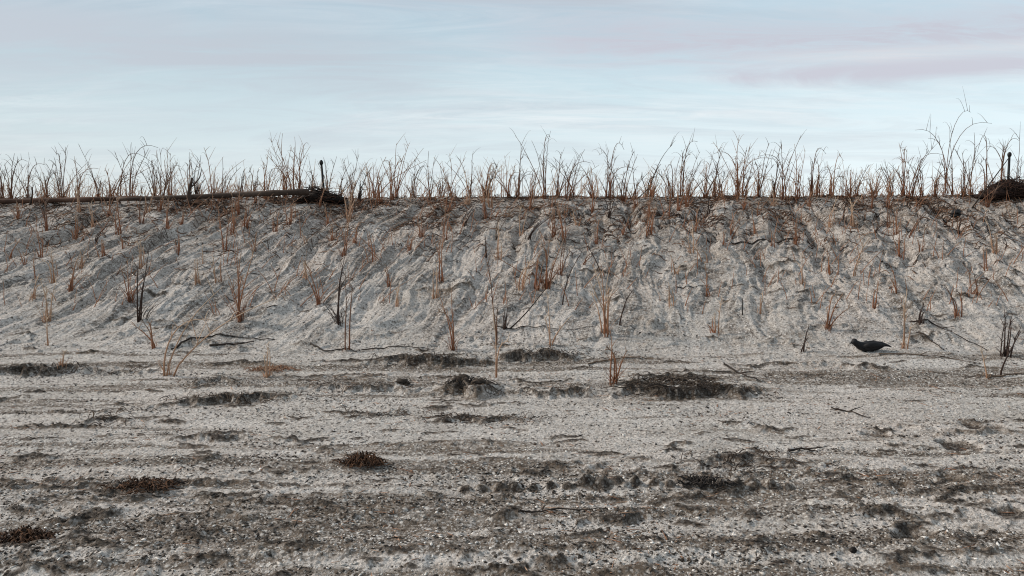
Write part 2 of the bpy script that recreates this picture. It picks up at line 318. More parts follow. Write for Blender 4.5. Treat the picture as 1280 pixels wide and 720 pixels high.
# ------------------------------------------------------------------ materials
def new_mat(name):
    m = bpy.data.materials.new(name); m.use_nodes = True; t = m.node_tree; b = t.nodes['Principled BSDF']; b.inputs['Specular IOR Level'].default_value = 0.25
    return m, t, b
def sand_material():
    m, t, b = new_mat('shell_sand'); b.inputs['Roughness'].default_value = 0.9; b.inputs['Specular IOR Level'].default_value = 0.2
    geo = t.nodes.new('ShaderNodeNewGeometry'); P = geo.outputs['Position']
    def noise(scale, det=4, rough=0.55, sc=(1, 1, 1), dist=0.0):
        mp = t.nodes.new('ShaderNodeMapping'); mp.inputs['Scale'].default_value = sc; t.links.new(P, mp.inputs[0])
        n = nn(t, 'ShaderNodeTexNoise', Scale=scale, Detail=det, Roughness=rough, Distortion=dist); t.links.new(mp.outputs[0], n.inputs['Vector']); return n.outputs[0]
    def rmp(src, *pts):
        r = ramp(t, pts); t.links.new(src, r.inputs[0]); return r.outputs[0]
    att = lambda nm: (lambda n: (setattr(n, 'attribute_name', nm), n.outputs['Fac'])[1])(t.nodes.new('ShaderNodeAttribute'))
    c = mixc(t, rmp(noise(1.2, 5, .6, (1, 1.6, 1)), (.36, 0.), (.64, 1.)), (.48, .445, .405), (.66, .625, .585))
    c = mixc(t, rmp(noise(.55, 3), (.45, 0.), (.65, .55)), c, (.64, .57, .515))
    sepp = t.nodes.new('ShaderNodeSeparateXYZ'); t.links.new(P, sepp.inputs[0])
    up = rmp(math_n(t, 'MULTIPLY', sepp.outputs[1], 1 / 20), (.46, 0.), (.66, 1.))
    c = mixc(t, math_n(t, 'MULTIPLY', up, rmp(noise(1.8, 6, .7, (1, 1.3, 1), .3), (.40, 0.), (.58, .92))), c, (.235, .170, .122))      # grass mould and rusty litter nearer the planted crest
    fine = noise(9, 6, .7, (1, 1.8, 1.4)); wide = noise(2.4, 6, .68, (1, 2.0, 1.5), .4)
    c = mixc(t, math_n(t, 'MULTIPLY', rmp(att('streak'), (.50, 0.), (.74, .95)), rmp(noise(7, 7, .78, (1, 1.6, 1.4)), (.42, .10), (.56, 1.))), c, (.120, .099, .083))   # dark bands down the slope
    c = mixc(t, math_n(t, 'MULTIPLY', rmp(att('silt'), (.42, 0.), (.66, .95)), rmp(fine, (.34, .35), (.56, 1.))), c, (.165, .125, .092))
    c = mixc(t, math_n(t, 'MULTIPLY', rmp(att('silt'), (.62, 0.), (.80, .9)), rmp(noise(17, 6, .75, (1, 2.4, 1)), (.44, .0), (.58, 1.))), c, (.055, .041, .030))     # dark crumbs of silt     # brown silt along the beach
    c = mixc(t, math_n(t, 'MULTIPLY', rmp(wide, (.50, 0.), (.66, .7)), rmp(att('rough'), (0.1, .35), (.8, 1.))), c, (.20, .155, .115))
    dsh = math_n(t, 'ADD', att('damp_shade'), math_n(t, 'MULTIPLY', math_n(t, 'SUBTRACT', noise(15, 6, .75, (1, 1.6, 1)), .5), 1.3))
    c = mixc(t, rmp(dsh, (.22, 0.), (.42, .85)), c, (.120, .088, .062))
    c = mixc(t, rmp(dsh, (.52, 0.), (.68, .93)), c, (.026, .019, .014))  # near-black tier: painted shade at lips, prints and treads
    # grains and shell chips
    vo = nn(t, 'ShaderNodeTexVoronoi', Scale=95.0); t.links.new(P, vo.inputs['Vector'])
    sp = nn(t, 'ShaderNodeSeparateColor'); t.links.new(vo.outputs['Color'], sp.inputs[0])
    c = mixc(t, rmp(sp.outputs[0], (.0, .75), (.16, .45), (.30, 0.)), c, (.085, .075, .066))
    dry = rmp(att('damp_shade'), (.1, 1.), (.6, .25))  # pale chips kept off the painted shade and wet tone
    c = mixc(t, math_n(t, 'MULTIPLY', dry, rmp(sp.outputs[1], (.70, 0.), (.90, .45), (1., .8))), c, (.66, .64, .61))
    for scl, wa, wb, da, db in ((48.0, .74, .86, .72, .84), (27.0, .80, .86, .80, .86)):
        v2 = nn(t, 'ShaderNodeTexVoronoi', Scale=scl); t.links.new(P, v2.inputs['Vector'])
        s2 = nn(t, 'ShaderNodeSeparateColor'); t.links.new(v2.outputs['Color'], s2.inputs[0])
        near = math_n(t, 'MULTIPLY', rmp(v2.outputs['Distance'], (.26, 1.), (.40, 0.)), dry)
        c = mixc(t, math_n(t, 'MULTIPLY', near, rmp(s2.outputs[0], (wa, 0.), (wb, .85))), c, (.74, .71, .66))
        c = mixc(t, math_n(t, 'MULTIPLY', near, rmp(s2.outputs[1], (da, 0.), (db, .85))), c, (.06, .048, .038))
    c = mixc(t, rmp(noise(34, 5, .75), (.36, .65), (.50, 0.)), c, (.14, .115, .09))
    c = mixc(t, math_n(t, 'MULTIPLY', dry, rmp(noise(41, 4, .75, (1, 1, 1.3)), (.54, 0.), (.68, .55))), c, (.68, .64, .585))
    t.links.new(c, b.inputs['Base Color'])
    bm = nn(t, 'ShaderNodeBump', Strength=1.0, Distance=0.02)
    h = math_n(t, 'ADD', math_n(t, 'MULTIPLY', noise(70, 4, .7), 1.0), math_n(t, 'MULTIPLY', sp.outputs[2], 0.35))
    t.links.new(h, bm.inputs['Height']); t.links.new(bm.outputs[0], b.inputs['Normal'])
    return m
def tint_mat(name, lo, mid, hi, var=0.3, rough=0.8, scale=40):
    """colour runs with the 'tint' of the plant: 0 root, 1 tip"""
    m, t, b = new_mat(name); b.inputs['Roughness'].default_value = rough
    a = t.nodes.new('ShaderNodeAttribute'); a.attribute_name = 'tint'
    r = ramp(t, [(0, lo), (.5, mid), (1, hi)]); t.links.new(a.outputs['Fac'], r.inputs[0])
    g = t.nodes.new('ShaderNodeNewGeometry'); n = nn(t, 'ShaderNodeTexNoise', Scale=scale, Detail=3.0); t.links.new(g.outputs['Position'], n.inputs['Vector'])
    oi = t.nodes.new('ShaderNodeObjectInfo')
    k = math_n(t, 'ADD', math_n(t, 'MULTIPLY', n.outputs[0], 2 * var), math_n(t, 'MULTIPLY', oi.outputs['Random'], var))
    k = math_n(t, 'ADD', k, 1 - 1.5 * var)
    t.links.new(mixc(t, 1.0, r.outputs[0], k, 'MULTIPLY'), b.inputs['Base Color'])
    return m
M = dict(
    grey=tint_mat('grey_dry_stalk', (.165, .066, .034), (.140, .078, .050), (.125, .092, .072)),
    rust=tint_mat('rust_dry_stalk', (.185, .070, .034), (.255, .125, .070), (.260, .180, .125)),
    tan=tint_mat('tan_dry_stalk', (.29, .150, .085), (.40, .270, .185), (.44, .340, .250)),
    dark=tint_mat('dark_dry_stalk', (.034, .018, .012), (.044, .028, .022), (.070, .050, .042)),
    tuft=tint_mat('rust_dead_sheath', (.10, .042, .023), (.22, .100, .054), (.33, .195, .125)),
    log=tint_mat('weathered_dark_wood', (.030, .020, .015), (.060, .041, .031), (.110, .078, .060), .5, .85, 25),
    logred=tint_mat('reddish_dark_wood', (.030, .016, .011), (.070, .038, .026), (.120, .070, .050), .5, .85, 25),
    black=tint_mat('black_metal', (.008, .008, .009), (.012, .012, .013), (.018, .018, .02), .2, .55),
    heap=tint_mat('dark_brush', (.006, .005, .004), (.022, .012, .008), (.075, .030, .016), .4),
    heapred=tint_mat('brown_brush', (.016, .008, .006), (.052, .026, .017), (.120, .056, .035), .4),
    twig=tint_mat('dark_twig', (.014, .011, .009), (.030, .022, .017), (.055, .042, .034), .3),
    bark=tint_mat('brown_twig', (.07, .045, .03), (.11, .075, .05), (.15, .11, .08), .3),
    weed=tint_mat('rust_seaweed', (.012, .008, .006), (.05, .025, .013), (.15, .075, .040), .4),
    weedblack=tint_mat('black_seaweed', (.006, .005, .005), (.016, .013, .011), (.05, .040, .033), .4),
    plume=tint_mat('black_plumage', (.004, .004, .005), (.007, .007, .008), (.020, .019, .020), .45, .65, 60),
    shell=tint_mat('shell_chip', (.42, .39, .35), (.55, .52, .48), (.74, .72, .68), .15, .5),
    crumb=tint_mat('dark_crumb', (.014, .011, .009), (.045, .034, .026), (.10, .075, .055), .3),
    straw=tint_mat('straw_litter', (.16, .075, .040), (.25, .130, .075), (.38, .25, .17), .3),
)
build_ground()

# ------------------------------------------------------------------ dry dune grass
def stalk_path(rnd, dx, dz, arch=0.0, dyy=0.0, n=9, kink=0.02):
    """from the origin up to (dx, dz); arch > 0 bows it over at the top"""
    H = math.hypot(dx, dz); pts = []; p1 = rnd.uniform(0, 6.28); p2 = rnd.uniform(0, 6.28); sg = 1 if dx >= 0 else -1
    for i in range(n + 1):
        t = i / n
        xx = dx * (0.55 * t + 0.45 * t * t); zz = dz * (t + 0.18 * t * (1 - t))
        if arch:
            zz = dz * (1.30 * math.sin(t * (1.57 + 0.85 * arch)) / (1.30 * math.sin(1.57 + 0.85 * arch)) * 1.0)
            xx = dx * (t ** 2.2)
        w = kink * H * math.sin(p1 + 5.5 * t) * t; w2 = kink * H * math.sin(p2 + 4.5 * t) * t
        pts.append((xx + w, dyy * t + w2, zz))
    return pts
def add_stalk(mb, rnd, base_p, dx, dz, arch, r0, leaves=3, leaf_len=0.30, dyy=0.0, t0=0.0):
    H = math.hypot(dx, dz)
    pts = stalk_path(rnd, dx, dz, arch, dyy)
    pts = [tuple(np.array(p) + base_p) for p in pts]; n = len(pts) - 1
    pts[0] = (pts[0][0], pts[0][1], pts[0][2] - 0.06)
    jit = rnd.uniform(-.12, .12)
    mb.tube(pts, [r0 * (1 - 0.68 * (i / n)) for i in range(n + 1)], 5, [min(1, max(0, t0 + jit + (1 - t0) * i / n)) for i in range(n + 1)])
    for k in range(leaves):
        t = rnd.uniform(0.30, 0.97); i = min(int(t * n), n - 1); q = np.array(pts[i]) + (np.array(pts[i + 1]) - np.array(pts[i])) * (t * n - i)
        Ls = leaf_len * H * rnd.uniform(0.4, 1.1); s = rnd.choice((-1, 1)); a = rnd.uniform(0.10, 0.60); yo = rnd.uniform(-.5, .5); dr = rnd.uniform(0.0, 0.75) ** 1.6
        lp = []
        for j in range(6):
            tt = j / 5
            lp.append((q[0] + s * Ls * math.sin(a) * (tt + dr * .5 * tt * tt), q[1] + yo * Ls * tt, q[2] + Ls * (math.cos(a) * tt - dr * tt * tt * tt * 1.1)))
        mb.tube(lp, [r0 * 0.52 * (1 - 0.72 * j / 5) for j in range(6)], 3, [min(1, t + 0.2)] * 6, cap=False)
def add_tuft(mb, rnd, n, H, spread, r0, lo=0.0):
    for k in range(n):
        a = rnd.uniform(0, 6.28); b = np.array((math.cos(a), math.sin(a), 0)) * rnd.uniform(0, 0.05); Ls = H * rnd.uniform(0.35, 1.0); sp = spread * rnd.uniform(-1, 1); dr = rnd.uniform(0, .55); yo = rnd.uniform(-.4, .4) * spread
        pts = []
        for j in range(6):
            t = j / 5; pts.append((b[0] + Ls * sp * (t + dr * t * t), b[1] + Ls * yo * t, Ls * (t - dr * .75 * t ** 3) - 0.03 * (j == 0)))
        tt = rnd.uniform(0, .5)
        mb.tube(pts, [r0 * .72 * (1 - 0.7 * j / 5) for j in range(6)], 3, [min(1, lo + tt + 0.5 * j / 5) for j in range(6)], cap=False)

USED = {}
def uniq(label):
    assert len(label.split()) <= 16, label
    assert label not in USED, label
    USED[label] = 1; return label
def pct_label(head, px, tail):
    v = px / 12.8
    for t in (f"{v:.0f}", f"{v:.1f}"):
        s = f"{head} {t} percent across {tail}".strip()
        if s not in USED: return s
    for e in ('fuller base', 'thinner base'):
        s2 = s + ', ' + e
        if s2 not in USED and len(s2.split()) <= 16: return s2
    raise RuntimeError(s)
def lean_word(d):
    return 'upright' if abs(d) < 0.10 else ('right-leaning' if d > 0 else 'left-leaning')
COLW = dict(grey='grey-brown', rust='rusty', tan='pale tan', dark='dark brown')

def clump(px, Y, zbase, stalks, col, group, label, tuft_n=8, tuft_h=0.22, tuft_spread=0.5, r0=0.0055, leaves=3, leaf_len=.30, seed=0, tuft_mat='tuft', parts=True):
    """stalks: list of (dx, dz, arch) in metres"""
    rnd = random.Random(seed)
    x = (px - 640) / FOC * Y / 1.0 if not isinstance(px, tuple) else px[0]
    z = zbase
    if parts:
        root = empty('grass_clump', (x, Y, z))
        for dx, dz, ar in stalks:
            mb = MB(); b = np.array((rnd.uniform(-.035, .035), rnd.uniform(-.04, .04), 0))
            add_stalk(mb, rnd, b, dx, dz, ar, r0 * rnd.uniform(.8, 1.15), leaves if isinstance(leaves, int) else rnd.randint(*leaves), leaf_len, rnd.uniform(-.12, .12) * abs(dz))
            mb.build('stalk', M[col], root)
        if tuft_n:
            mb = MB(); add_tuft(mb, rnd, tuft_n, tuft_h, tuft_spread, r0 * .6); mb.build('basal_tuft', M[tuft_mat], root)
    else:
        mb = MB()
        for dx, dz, ar in stalks:
            add_stalk(mb, rnd, np.array((rnd.uniform(-.02, .02), rnd.uniform(-.03, .03), 0)), dx, dz, ar, r0 * rnd.uniform(.8, 1.1), leaves if isinstance(leaves, int) else rnd.randint(*leaves), leaf_len, rnd.uniform(-.12, .12) * abs(dz))
        if tuft_n: add_tuft(mb, rnd, tuft_n, tuft_h, tuft_spread, r0 * .6)
        root = mb.build('grass_clump', M[col]); root.location = (x, Y, z)
    tag(root, uniq(label), 'dune grass', group)
    return root

CREST_G, BACK_G, SLOPE_G = 'dry grass clumps along the crest', 'dry grass clumps behind the crest', 'dry grass clumps planted on the slope'
def xy_at_depth(px, Y):
    d = ray(px, 250); return d[0] * Y / d[1]
# crest: (base px, tip px, tip py, arch, colour, number of stalks)
CREST = [(2, -4, 188, 0, 'grey', 5), (14, 17, 192, 0, 'grey', 6), (36, 38, 198, 0, 'grey', 5), (58, 66, 205, 0, 'grey', 5), (78, 79, 183, 0, 'grey', 5), (97, 90, 204, .3, 'rust', 4), (124, 103, 181, 0, 'grey', 4),
         (138, 161, 199, 0, 'rust', 7), (149, 190, 204, .8, 'grey', 3), (163, 168, 178, 0, 'grey', 3), (192, 187, 200, 0, 'grey', 4), (203, 203, 186, 0, 'grey', 6), (213, 211, 184, 0, 'rust', 5), (233, 234, 190, 0, 'grey', 2), (246, 251, 194, 0, 'dark', 4),
         (268, 258, 184, 0, 'rust', 5), (279, 281, 197, 0, 'grey', 3), (300, 306, 211, 0, 'grey', 6), (318, 311, 216, .3, 'grey', 4), (333, 336, 196, 0, 'rust', 6), (357, 356, 167, 0, 'rust', 5), (368, 368, 171, 0, 'rust', 5), (376, 387, 180, .3, 'rust', 4),
         (392, 388, 206, 0, 'grey', 5), (409, 420, 196, 0, 'grey', 4), (424, 440, 203, 0, 'grey', 5), (440, 453, 193, 0, 'grey', 4), (449, 466, 212, 0, 'dark', 5), (468, 482, 196, 0, 'rust', 7), (491, 496, 179, 0, 'rust', 5), (494, 510, 178, 0, 'rust', 5),
         (516, 519, 200, 0, 'grey', 5), (537, 536, 189, 0, 'grey', 3), (552, 548, 208, 0, 'grey', 5), (564, 561, 192, 0, 'rust', 7), (587, 591, 189, 0, 'grey', 4), (607, 616, 202, 0, 'rust', 9), (611, 625, 206, 0, 'dark', 3), (636, 633, 195, 0, 'rust', 5),
         (648, 653, 186, .2, 'grey', 6), (666, 676, 207, 0, 'grey', 4), (680, 689, 164, 0, 'grey', 5), (697, 704, 190, 0, 'grey', 6), (709, 729, 187, 0, 'grey', 6), (716, 690, 196, 0, 'grey', 3), (741, 722, 205, 0, 'rust', 6), (759, 762, 186, 0, 'grey', 4), (765, 781, 188, .6, 'grey', 5),
         (779, 792, 190, 0, 'grey', 5), (792, 787, 208, 0, 'grey', 3), (810, 843, 180, 0, 'dark', 4), (816, 826, 212, 0, 'rust', 8), (840, 848, 194, 0, 'grey', 5), (852, 870, 177, .2, 'grey', 4), (862, 877, 189, 0, 'grey', 4), (881, 893, 196, 0, 'grey', 5), (893, 905, 187, 0, 'grey', 5), (901, 887, 190, 0, 'grey', 3),
         (921, 925, 169, 0, 'rust', 8), (930, 940, 184, 0, 'grey', 6), (948, 961, 180, 0, 'grey', 5), (967, 976, 183, 0, 'grey', 4), (979, 998, 170, 0, 'grey', 4), (997, 999, 179, 0, 'rust', 4), (1014, 1031, 193, .6, 'grey', 5), (1021, 1017, 206, .4, 'grey', 4), (1039, 1054, 201, .6, 'rust', 5),
         (1060, 1064, 208, 0, 'rust', 6), (1070, 1085, 206, 0, 'grey', 5), (1090, 1101, 210, 0, 'rust', 5), (1113, 1108, 199, 0, 'grey', 5), (1130, 1129, 178, 0, 'rust', 6), (1137, 1167, 182, 0, 'grey', 5), (1152, 1143, 197, 0, 'grey', 4), (1168, 1179, 206, .3, 'grey', 5),
         (1183, 1211, 141, .25, 'grey', 3), (1190, 1184, 177, 0, 'grey', 4), (1204, 1198, 190, 0, 'grey', 4), (1214, 1218, 166, 0, 'grey', 3), (1232, 1226, 190, .9, 'grey', 2), (1243, 1230, 204, 0, 'rust', 4), (1250, 1274, 176, .35, 'grey', 3), (1272, 1277, 172, 0, 'grey', 4)]
CUSTOM = {1183: 'tallest grey stalk of the crest, kinked over at its top above the rest', 149: 'grey crest stalk bowed right into a hoop behind the dark pole', 357: 'tallest upright rusty stalks by the left ball-topped post, leftmost of three',
          368: 'tall upright rusty stalks by the left ball-topped post, middle of three', 376: 'rusty stalks with drooping tips nearest the left ball-topped post', 1232: 'thin stalk bent in a wide hoop left of the right ball-topped post',
          680: 'tall S-curved grey stalk rising highest at the middle of the crest', 607: 'dense rusty upright broom-like clump on the crest just left of the middle', 921: 'rusty crest clump with one bolt-straight stalk rising high above it', 810: 'single dark stick-like stalk leaning right on the crest right of the middle',
          1250: 'stalks bowed over toward the right ball-topped post from its left side', 1272: 'upright stalks just right of the right ball-topped post'}
rc = random.Random(77)
for i, (bp, tp, ty, ar, col, n) in enumerate(CREST):
    Y = rc.uniform(13.45, 14.15); x = xy_at_depth(bp, Y); z = hz(x, Y)
    tip = at_depth(tp, ty, Y); H = tip[2] - z; dx = tip[0] - x
    st_ = [(dx, H, ar)]
    for k in range(n + 1):
        h = H * rc.uniform(.30, .93); st_.append((dx / H * h * rc.uniform(.2, 1.0) + rc.gauss(0, .36) * h, h, rc.choice((0, 0, 0, 0, .35)) if not ar else ar * rc.uniform(.4, .9)))
    sl = dx / H
    form = 'hooped' if ar >= .5 else lean_word(sl)
    size = 'tall' if ty < 188 else ('knee-high' if ty > 203 else 'mid-height')
    lab = CUSTOM.get(bp) or pct_label(f"{size} {form} {COLW[col]} grass clump on the crest,", bp, 'from the left' if bp > 0 else 'from the left')
    clump((x,), Y, z, st_, col, CREST_G, lab, tuft_n=rc.randint(8, 16) if col == 'rust' else rc.randint(5, 11), tuft_h=rc.uniform(.2, .42), tuft_spread=.7, r0=.0082 if col != 'dark' else .010, leaves=(3, 5), leaf_len=.32, seed=1000 + i)
# a second and third planted row behind the crest, only upper halves showing
for i in range(54):
    bp = 8 + (i + rc.uniform(-.35, .35)) * 1272 / 54; Y = rc.choice((14.7, 15.3, 15.9, 16.6)) + rc.uniform(-.15, .15); x = xy_at_depth(bp, Y); z = hz(x, Y)
    H = (249 - rc.uniform(206, 232)) * Y / FOC + (at_depth(bp, 249, Y)[2] - z)
    col = rc.choice(('grey', 'grey', 'grey', 'rust', 'tan')); lean = rc.gauss(0.08, .2)
    st_ = [(lean * H, H, rc.choice((0, 0, .4)))]
    for k in range(rc.randint(3, 5)):
        h = H * rc.uniform(.55, .98); st_.append(((lean + rc.gauss(0, .38)) * h, h, rc.choice((0, 0, .3, .6))))
    lab = pct_label(f"short {lean_word(lean)} {COLW[col]} grass clump behind the crest line,", bp, 'from the left')
    clump((x,), Y, z, st_, col, BACK_G, lab, tuft_n=6, tuft_h=.35, tuft_spread=.7, r0=.0058, leaves=(3, 6), leaf_len=.36, seed=2000 + i)

# slope: (base px, base py, tip px, tip py, colour, stalks, tuft count, tuft height px)
SLOPE = [(95, 296, 96, 268, 'rust', 3, 16, 22), (163, 376, 158, 330, 'rust', 3, 18, 34), (178, 404, 187, 312, 'dark', 3, 10, 40), (191, 434, 176, 404, 'rust', 3, 6, 12), (299, 404, 297, 308, 'rust', 5, 24, 52),
         (57, 400, 52, 352, 'tan', 4, 12, 30), (57, 431, 54, 398, 'tan', 1, 3, 8), (78, 465, 82, 440, 'tan', 2, 5, 14), (211, 470, 281, 366, 'tan', 3, 8, 34), (334, 470, 336, 432, 'tan', 3, 10, 18),
         (398, 380, 374, 326, 'rust', 3, 7, 26), (424, 405, 432, 330, 'dark', 4, 16, 44), (433, 440, 437, 345, 'grey', 2, 4, 20), (486, 362, 480, 332, 'rust', 2, 8, 18), (498, 386, 503, 356, 'tan', 3, 5, 18),
         (551, 352, 547, 296, 'rust', 3, 10, 30), (566, 438, 562, 360, 'rust', 3, 12, 32), (620, 432, 606, 335, 'grey', 2, 3, 12), (632, 411, 636, 386, 'dark', 3, 8, 20), (683, 363, 688, 300, 'rust', 5, 22, 42),
         (688, 436, 686, 372, 'tan', 3, 4, 16), (619, 474, 617, 385, 'tan', 2, 3, 14), (703, 382, 727, 318, 'dark', 1, 0, 0), (757, 418, 742, 338, 'tan', 6, 8, 34), (759, 422, 752, 340, 'rust', 2, 4, 12), (768, 486, 770, 425, 'rust', 4, 12, 36),
         (774, 410, 792, 366, 'dark', 1, 2, 8), (840, 388, 838, 356, 'tan', 2, 6, 20), (897, 416, 902, 372, 'tan', 2, 4, 10), (892, 416, 890, 398, 'rust', 3, 6, 14), (886, 364, 884, 330, 'rust', 2, 5, 18), (950, 390, 952, 366, 'tan', 2, 4, 12),
         (1004, 362, 1004, 318, 'tan', 2, 5, 20), (1003, 440, 1010, 412, 'dark', 2, 3, 10), (1036, 413, 1053, 370, 'rust', 4, 12, 26), (1093, 389, 1100, 350, 'rust', 2, 6, 16), (1130, 436, 1128, 372, 'tan', 3, 8, 20), (1118, 370, 1108, 330, 'rust', 2, 4, 14),
         (1198, 396, 1184, 360, 'grey', 3, 5, 20), (1219, 372, 1216, 338, 'grey', 2, 5, 14), (1256, 446, 1262, 395, 'dark', 5, 12, 26), (1251, 470, 1280, 418, 'dark', 1, 2, 6), (1234, 472, 1226, 440, 'tan', 1, 5, 8), (1150, 408, 1157, 382, 'dark', 4, 6, 14),
         (870, 292, 874, 262, 'rust', 3, 10, 22), (885, 268, 888, 240, 'dark', 3, 10, 18), (995, 304, 1000, 276, 'rust', 3, 14, 22), (930, 268, 936, 240, 'rust', 4, 12, 22), (1038, 345, 1034, 316, 'rust', 2, 6, 14), (1094, 299, 1110, 278, 'dark', 3, 4, 12),
         (1197, 290, 1206, 270, 'dark', 3, 8, 14), (1152, 318, 1153, 288, 'rust', 2, 4, 16), (1232, 340, 1230, 308, 'rust', 2, 6, 16), (1066, 344, 1088, 298, 'tan', 2, 2, 6), (1055, 278, 1060, 252, 'dark', 2, 5, 12), (1121, 292, 1118, 262, 'rust', 3, 8, 18), (1135, 298, 1170, 258, 'grey', 2, 2, 6),
         (942, 292, 940, 262, 'rust', 2, 5, 14), (947, 271, 962, 250, 'rust', 2, 8, 16), (914, 296, 928, 274, 'rust', 4, 6, 14), (966, 312, 964, 286, 'rust', 2, 4, 14), (905, 312, 908, 290, 'rust', 2, 5, 12),
         (430, 322, 436, 268, 'rust', 3, 10, 24), (467, 328, 462, 292, 'rust', 2, 4, 12), (580, 286, 596, 254, 'dark', 4, 5, 16), (527, 300, 524, 270, 'rust', 3, 14, 26), (513, 314, 522, 294, 'rust', 3, 10, 18), (557, 304, 560, 262, 'rust', 3, 10, 22), (607, 322, 608, 298, 'dark', 2, 3, 10),
         (622, 298, 650, 260, 'bark', 2, 2, 8), (660, 303, 690, 272, 'dark', 3, 5, 16), (693, 295, 696, 262, 'rust', 4, 18, 30), (652, 292, 652, 262, 'tan', 2, 5, 12), (721, 282, 716, 262, 'tan', 3, 6, 14), (746, 300, 750, 276, 'rust', 3, 12, 18), (761, 272, 764, 246, 'dark', 4, 10, 20), (779, 292, 790, 270, 'rust', 2, 5, 14), (812, 276, 810, 250, 'rust', 3, 12, 20),
         (845, 345, 838, 318, 'tan', 2, 8, 14), (730, 330, 748, 316, 'grey', 3, 2, 8), (752, 345, 728, 304, 'dark', 1, 2, 6), (882, 330, 862, 300, 'tan', 2, 3, 10),
         (222, 318, 220, 286, 'rust', 2, 4, 12), (227, 285, 229, 262, 'rust', 3, 8, 16), (200, 268, 203, 246, 'rust', 4, 12, 20), (137, 268, 146, 246, 'rust', 4, 10, 18), (22, 276, 20, 252, 'rust', 3, 12, 22), (12, 318, 24, 302, 'rust', 2, 4, 10), (50, 318, 44, 290, 'rust', 3, 6, 16), (32, 334, 24, 312, 'rust', 2, 2, 8),
         (130, 318, 126, 300, 'rust', 4, 8, 14), (120, 305, 134, 284, 'dark', 3, 4, 12), (156, 314, 152, 292, 'rust', 2, 3, 8), (66, 352, 62, 316, 'tan', 3, 6, 16), (44, 348, 42, 322, 'rust', 2, 3, 10), (307, 288, 312, 258, 'rust', 4, 12, 22), (318, 314, 320, 290, 'rust', 2, 6, 14), (290, 296, 292, 266, 'rust', 3, 10, 22), (345, 292, 350, 262, 'rust', 3, 8, 18), (272, 354, 270, 322, 'tan', 3, 5, 14),
         (253, 332, 252, 308, 'tan', 2, 4, 10), (362, 284, 366, 252, 'rust', 4, 10, 20), (416, 302, 415, 282, 'rust', 3, 10, 16), (410, 275, 404, 254, 'rust', 3, 8, 16), (382, 306, 378, 290, 'tan', 2, 4, 10), (383, 356, 379, 330, 'tan', 3, 6, 12)]
CUSTOM_S = {211: 'long pale stalks sprawling to the right at the foot of the slope, left part', 299: 'tall dense rusty clump on the left half of the slope, orange to its tips', 683: 'thick dark-rust clump standing on mid-slope just right of the middle', 757: 'pale fan of dry stalks spreading up and left on the lower slope',
            768: 'rusty clump standing lowest on the sand, at the slope foot right of middle', 178: 'tall dark forked stalks on the left slope beside an orange clump', 163: 'orange clump on the left slope immediately left of tall dark forked stalks', 424: 'tall dark bundled stalks on the slope below the left ball-topped post',
            1256: 'low dark bristly tuft near the right edge at the slope foot', 1251: 'single dark stalk leaning right at the slope foot near the right edge', 703: 'single dark bent stick standing on mid-slope right of the rusty clump', 1036: 'rust-coloured clump leaning right on the right half of the lower slope',
            1130: 'pale upright stalks standing right beside the black bird', 622: 'long brown stick leaning right just under the crest at mid-photo', 1066: 'long pale stalk leaning right on the right upper slope', 1135: 'long grey stalk leaning right below the crest, left of the dark clod', 1197: 'small dark tuft growing directly under the dark clod'}
M['bark_s'] = M['bark']; COLW['bark'] = 'brown'
rx_ = random.Random(404); HAND = list(SLOPE)
while len(SLOPE) < len(HAND) + 48:
    bx = rx_.uniform(4, 1276); by = 256 + 120 * rx_.random() ** 1.7
    if rx_.random() > (1.0 if bx < 820 else .55) or any(abs(bx - q[0]) < 9 and abs(by - q[1]) < 12 for q in SLOPE): continue
    hh = rx_.uniform(24, 54); SLOPE.append((bx, by, bx + rx_.gauss(2, 7), by - hh, rx_.choice(('rust', 'rust', 'tan', 'tan', 'grey')), rx_.randint(2, 4), rx_.randint(5, 12), hh * .55))
for i, (bx, by, tx, ty, col, n, tn, th) in enumerate(SLOPE):
    x, Y = ground_at(bx, by); z = hz(x, Y)
    tip = at_depth(tx, ty, Y - 0.0); H = (tip[2] - z) * 1.08; dx = tip[0] - x
    k = Y / FOC
    st_ = [(dx, H, 0)]
    for j in range(n - 1):
        h = H * rc.uniform(.45, .95); st_.append((dx / H * h * rc.uniform(.6, 1.1) + rc.gauss(0, .24) * h, h, rc.choice((0, 0, .3))))
    sl = dx / H
    band = 'high on the slope' if by < 300 else ('on the upper slope' if by < 340 else ('on the mid slope' if by < 392 else 'on the lower slope'))
    size = 'tall' if by - ty > 58 else ('small' if by - ty < 30 else 'medium')
    lab = CUSTOM_S.get(bx) or pct_label(f"{size} {lean_word(sl)} {COLW[col]} grass clump {band},", bx, '')
    lab = lab.strip()
    big = by - ty >= 30
    clump((x,), Y, z, st_, col, SLOPE_G, lab, tuft_n=int(tn * 1.3), tuft_h=max(th * k, .03), tuft_spread=.62, r0=.0085 if col != 'dark' else .0090, leaves=(3, 6), leaf_len=.28, seed=3000 + i, parts=big, tuft_mat='tuft' if col in ('rust', 'grey') else col)

